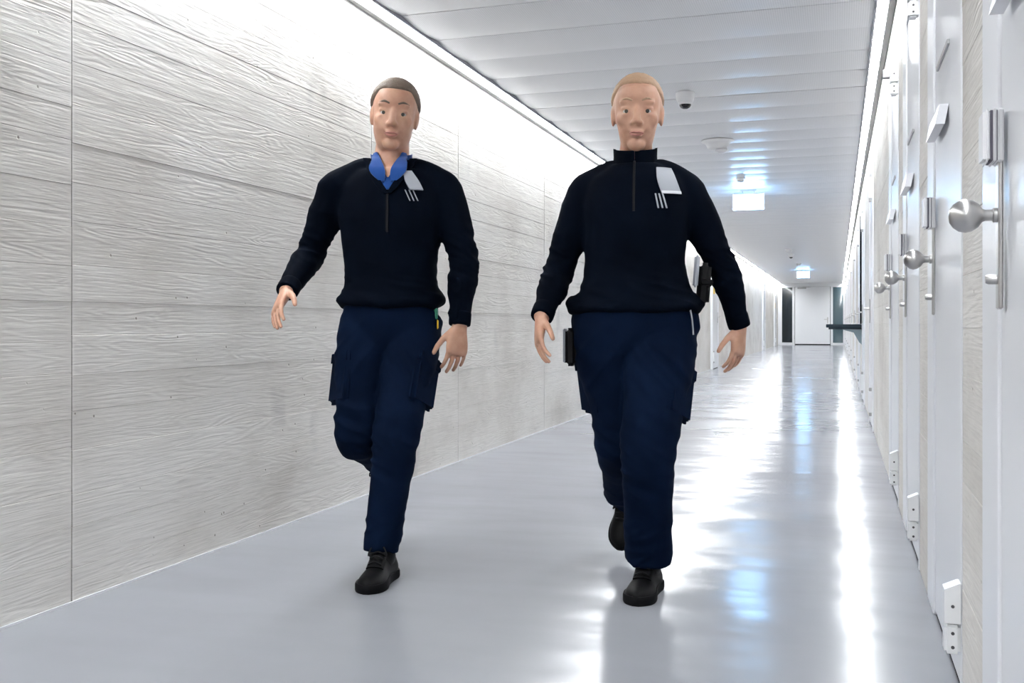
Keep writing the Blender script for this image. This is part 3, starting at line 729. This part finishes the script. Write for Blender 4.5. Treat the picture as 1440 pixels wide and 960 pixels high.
    # cargo pockets on the outer thighs
    for s, sx in (('l', 1), ('r', -1)):
        c = J['hp_'+s].lerp(J['kn_'+s], .50)+V(sx*(lr[0]*.66), -.03, 0); ax = (J['kn_'+s]-J['hp_'+s]).normalized()
        yv = V(0, 1, 0); yv = (yv-ax*yv.dot(ax)).normalized(); xv = yv.cross(ax)*-1
        rot = Matrix((xv, yv, ax)).transposed().to_4x4()
        rot = rot @ Matrix.Rotation(-sx*0.55, 4, 'Z')
        def pocket(bm_, h=.19, w_=.15, t=.036):
            bmesh.ops.create_cube(bm_, size=1.0, matrix=Matrix.Translation(c) @ rot @ Matrix.Diagonal((t, w_, h, 1)))
            bmesh.ops.bevel(bm_, geom=bm_.edges[:], offset=.014, segments=3, affect='EDGES')
        pk = simple('cargo_pocket', pocket, TROUS, tro, True, 60)
        def flap(bm_):
            bmesh.ops.create_cube(bm_, size=1.0, matrix=Matrix.Translation(c-ax*.078) @ rot @ Matrix.Diagonal((.043, .156, .055, 1)))
            bmesh.ops.bevel(bm_, geom=bm_.edges[:], offset=.01, segments=2, affect='EDGES')
        simple('pocket_flap', flap, TROUS, pk, True, 60)
    # ---- shoes
    for s in ('l', 'r'):
        hl, to, up = cfg['foot_'+s]; hl, to = Vector(hl), Vector(to); f_ = to-hl
        def sock(bm_): tube(bm_, [(*(J['an_'+s].lerp(J['kn_'+s], .12)), .048, .048), (*J['an_'+s], .046, .048), (*(hl+f_*.24+up*.085), .044, .052), (*(hl+f_*.36+up*.06), .038, .04)], f_.cross(up), 18, 4)
        simple('sock', sock, BLACKL, e)
        def tongue(bm_): tube(bm_, [(*(hl+f_*.34+up*.118), .026, .010), (*(hl+f_*.45+up*.094), .030, .012), (*(hl+f_*.62+up*.062), .032, .012)], f_.cross(up), 16, 4)
        simple('shoe_tongue', tongue, SHOE, e)
        shoe(e, hl, to, up, (Vector(to)-Vector(hl)).length)
    return e, J, sw, tro, tr

def collar(parent, nb, r, h, m, gap, name='collar', flare=0.0, lean=0.0, th=.006, low=-.03):
    """stand collar round the neck, open by gap radians at the front"""
    bm = bmesh.new(); n = 40; cols = []
    for i in range(n+1):
        a = -math.pi/2+gap/2+(2*math.pi-gap)*i/n
        front = max(0, -math.sin(a))
        c, s = math.cos(a), math.sin(a)
        col = []
        for (dr, z) in ((0, low), (0, 0), (-.002+flare*.4, h*.55), (flare, h), (flare+th, h+.002), (th+flare*.6, h*.5), (th+.004, -.005*(low < -.02)), (th+.004, low)):
            rr = r+dr
            col.append(bm.verts.new(Vector(nb)+V(c*rr, s*rr*1.02, z-front*(.022)+lean*s*z)))
        cols.append(col)
    for A, B in zip(cols, cols[1:]):
        for j in range(8): bm.faces.new((A[j], A[(j+1) % 8], B[(j+1) % 8], B[j]))
    bm.faces.new(cols[0]); bm.faces.new(cols[-1][::-1]); bmesh.ops.recalc_face_normals(bm, faces=bm.faces[:])
    return part(name, finish(bm, name, m, True, 50), None, parent)
from mathutils.bvhtree import BVHTree
BV = {}
def drape(name, parent, o, rows, m, t=.004, nu=8, nv=10, soft=False):
    """thin cloth piece lying on mesh o: rows = (z, x_left, x_right) from top to bottom"""
    if o.name not in BV:
        vs_, ps_ = [], []
        for q in [o]+[c for c in o.parent.children if c.name.startswith('body')]:
            k0 = len(vs_); vs_ += [v.co for v in q.data.vertices]; ps_ += [[i+k0 for i in p.vertices] for p in q.data.polygons]
        BV[o.name] = BVHTree.FromPolygons(vs_, ps_)
    bv = BV[o.name]; bm = bmesh.new(); RR = crom(rows, max(1, nv//(len(rows)-1))) if len(rows) > 2 else [[a+(b-a)*k/nv for a, b in zip(rows[0], rows[1])] for k in range(nv+1)]
    F, B = [], []; ly = -.1
    for z, xa, xb in RR:
        f, b = [], []
        for k in range(nu+1):
            x = xa+(xb-xa)*k/nu; h = bv.ray_cast(V(x, -1, z), V(0, 1, 0))
            if h[0] is None: q, n = V(x, ly, z), V(0, -1, 0)
            else: q, n = h[0], h[1]; ly = q.y
            n = (n+V(0, -1, 0)).normalized()
            f.append(bm.verts.new(q+n*t)); b.append(bm.verts.new(q-n*.003))
        F.append(f); B.append(b)
    R_, K = len(F), nu+1
    if soft:        # let the piece span hollows instead of dipping into them
        for k in range(K):
            y_ = [f[k].co.y for f in F]; lo = [min(y_[max(0, i-3):i+4]) for i in range(R_)]
            sm = [sum(lo[max(0, i-3):i+4])/len(lo[max(0, i-3):i+4]) for i in range(R_)]
            for i in range(R_): d = sm[i]-y_[i]; F[i][k].co.y += d; B[i][k].co.y += d
    for i_ in range(R_-1):
        for k in range(nu):
            bm.faces.new((F[i_][k], F[i_][k+1], F[i_+1][k+1], F[i_+1][k])); bm.faces.new((B[i_][k], B[i_+1][k], B[i_+1][k+1], B[i_][k+1]))
    for i_ in range(R_-1):
        for k in (0, nu): bm.faces.new((F[i_][k], F[i_+1][k], B[i_+1][k], B[i_][k]))
    for i_ in (0, R_-1):
        for k in range(nu): bm.faces.new((F[i_][k], F[i_][k+1], B[i_][k+1], B[i_][k]))
    bmesh.ops.recalc_face_normals(bm, faces=bm.faces[:])
    return part(name, finish(bm, name, m, True, 45), None, parent)
# ---- person on the right
MR = dict(female=True, hem=0.965, top=1.49, neck_r=.057, hair_m=HAIRB, hs=1.0,
    torso=[(.80, 0, .01, .10, .09), (.84, 0, .01, .165, .118), (.90, 0, .01, .205, .130), (.96, 0, .005, .203, .128), (1.03, 0, .0, .176, .118), (1.12, 0, 0, .155, .108), (1.22, 0, -.005, .160, .112), (1.31, 0, 0, .170, .112), (1.39, 0, .008, .165, .10), (1.44, 0, .014, .125, .08), (1.475, 0, .016, .075, .064), (1.50, 0, .018, .056, .055)],
    J=dict(sh_l=(.175, .02, 1.385), el_l=(.298, .10, 1.11), wr_l=(.348, .16, .90), sh_r=(-.175, .01, 1.385), el_r=(-.275, -.03, 1.10), wr_r=(-.29, -.19, .935),
           hp_l=(.095, 0, .89), kn_l=(.072, -.15, .48), an_l=(.062, -.085, .105), hp_r=(-.095, 0, .89), kn_r=(-.055, .03, .49), an_r=(-.115, .39, .25), neck=(0, .02, 1.48)),
    hand_l=((-.06, -.25, -1), (-.45, -1, .15), .30), hand_r=((.03, -.45, -1), (.5, -1, .4), .30),
    foot_l=((.060, -.005, 0), (.056, -.285, 0), (0, 0, 1)), foot_r=((-.113, .509, .249), (-.13, .364, .027), (0, -.838, .546)),
    head=((.008, -.012, 1.655), 0.02, 0.02, 0.05, 1.13), hair=(.44, .006, -.02, -.55),
    arm_r=(.065, .049, .038), leg_r=(.124, .092, .086, .076), bust=[((0, -.078, 1.25), (.145, .066, .085))])
eR, JR, swR, trR, tR = person((-.68, 3.5, 0), math.radians(9), MR, 'person on the right in dark navy sweater and cargo trousers, striding forward')
collar(swR, JR['neck'], .066, .058, SWEAT, .02, 'stand_collar', .003, th=.009)
def bun(bm): ell(bm, tR((0, .118, .05)), (.036, .03, .036))
simple('hair_bun', bun, HAIRB, eR)
pb = drape('name_patch', swR, swR, [(1.455, .075, .125), (1.41, .078, .142), (1.365, .092, .158)], PATCH, .005)
drape('patch_border', pb, swR, [(1.37, .0925, .157), (1.361, .094, .159)], PATCHW, .0065, nv=2)
for i in range(3): drape('rank_stripe', swR, swR, [(1.36, .070+.012*i, .075+.012*i), (1.31, .080+.014*i, .085+.014*i)], PATCH, .005, 2)
drape('front_zip', swR, swR, [(1.49, -.004, .004), (1.30, -.004, .004)], BLACKL, .004, 2)
# belt gear
def gear(bm, c, d, b=.012, rx=0):
    bmesh.ops.create_cube(bm, size=1.0, matrix=Matrix.Translation(Vector(c)) @ Matrix.Rotation(rx, 4, 'Y') @ Matrix.Diagonal((*d, 1)))
    bmesh.ops.bevel(bm, geom=bm.edges[:], offset=b, segments=3, affect='EDGES')
hol = simple('belt_holster', lambda bm: gear(bm, (.238, .01, 1.055), (.045, .085, .15), .014, .08), BLACKL, eR)
simple('holster_strap', lambda bm: gear(bm, (.247, .0, 1.06), (.046, .09, .022), .006, .08), SOLE, hol)
simple('holster_lining', lambda bm: gear(bm, (.212, -.005, 1.10), (.018, .06, .11), .006, .08), PATCH, hol)
pch = simple('belt_pouch', lambda bm: gear(bm, (-.226, .0, .835), (.04, .085, .135), .012), BLACKL, eR)
simple('pouch_trim', lambda bm: gear(bm, (-.2485, .0, .84), (.008, .07, .12), .003), PATCH, pch)
def chain(bm): tube(bm, [(.19, -.10, .965, .003, .003), (.196, -.105, .93, .003, .003), (.200, -.105, .88, .003, .003)], (1, 0, 0), 8, 4)
simple('key_chain', chain, ZIP, eR)

# ---- person on the left
ML = dict(female=False, hem=0.985, top=1.50, neck_r=.063, hair_m=HAIRG, hs=1.06,
    torso=[(.82, 0, .01, .09, .085), (.86, 0, .01, .135, .108), (.92, 0, .01, .158, .118), (.98, 0, .005, .160, .115), (1.06, 0, 0, .152, .108), (1.16, 0, 0, .155, .110), (1.26, 0, 0, .170, .116), (1.36, 0, .002, .182, .115), (1.43, 0, .008, .178, .10), (1.48, 0, .014, .135, .082), (1.515, 0, .016, .08, .066), (1.54, 0, .018, .06, .058)],
    J=dict(sh_l=(.198, .01, 1.43), el_l=(.272, .065, 1.155), wr_l=(.272, .01, .905), sh_r=(-.198, -.01, 1.43), el_r=(-.325, -.03, 1.185), wr_r=(-.30, -.25, 1.03),
           hp_l=(.09, 0, .91), kn_l=(.085, -.14, .50), an_l=(.042, -.175, .105), hp_r=(-.09, 0, .91), kn_r=(-.085, -.12, .52), an_r=(-.165, .27, .36), neck=(0, .02, 1.52)),
    hand_l=((-.06, -.12, -1), (-.85, -1, .1), .30), hand_r=((.10, -1, -.85), (.75, -.45, .55), .26),
    foot_l=((.038, -.10, 0), (.080, -.378, 0), (0, 0, 1)), foot_r=((-.163, .39, .38), (-.178, .27, .128), (0, -.9, .43)),
    head=((.015, -.02, 1.695), .06, 0.10, 0.05, 1.11), hair=(.36, .009, -.05, -.6),
    arm_r=(.067, .052, .039), leg_r=(.104, .080, .074, .060), bust=[((0, -.07, 1.33), (.15, .05, .08))])
eL, JL, swL, trL, tL = person((-1.60, 3.45, 0), math.radians(19), ML, 'person on the left in navy half-zip sweater over blue shirt, one knee lifted mid-stride')
collar(swL, JL['neck']+V(0, .006, -.02), .084, .040, SWEAT, 1.5, 'sweater_collar', .006, th=.009)
cs = collar(eL, JL['neck']+V(0, .004, .004), .069, .034, SHIRT, 1.7, 'shirt_collar', .004, low=-.002)
drape('neck_opening', eL, swL, [(1.505, -.024, .024), (1.475, -.014, .014), (1.452, -.003, .003)], SKIN, .007)
drape('shirt_front', eL, swL, [(1.460, -.036, .036), (1.447, -.030, .030), (1.43, -.02, .02), (1.405, -.003, .003)], SHIRT, .004)
for sx in (-1, 1):
    drape('collar_leaf', cs, swL, [(1.555, sx*.044, sx*.056), (1.525, sx*.030, sx*.064), (1.475, sx*.010, sx*.066), (1.435, sx*.012, sx*.030)], SHIRT, .010, nv=18, soft=True)
    drape('zip_lapel', swL, swL, [(1.53, sx*.074, sx*.100), (1.48, sx*.050, sx*.078), (1.42, sx*.014, sx*.042), (1.39, sx*.0, sx*.012)], SWEAT, .011)
pb = drape('name_patch', swL, swL, [(1.475, .055, .085), (1.44, .062, .110), (1.405, .080, .128)], PATCH, .013)
for i in range(3): drape('rank_stripe', swL, swL, [(1.405, .062+.014*i, .066+.014*i), (1.365, .080+.014*i, .084+.014*i)], PATCH, .005, 2)
drape('front_zip', swL, swL, [(1.395, -.004, .004), (1.25, -.004, .004)], BLACKL, .004, 2)
tg = simple('belt_tag', lambda bm: gear(bm, (.172, -.04, .955), (.014, .04, .045), .004), GREENT, eL)
simple('tag_cord', lambda bm: gear(bm, (.178, -.05, .915), (.008, .012, .035), .003), YELLOW, tg)
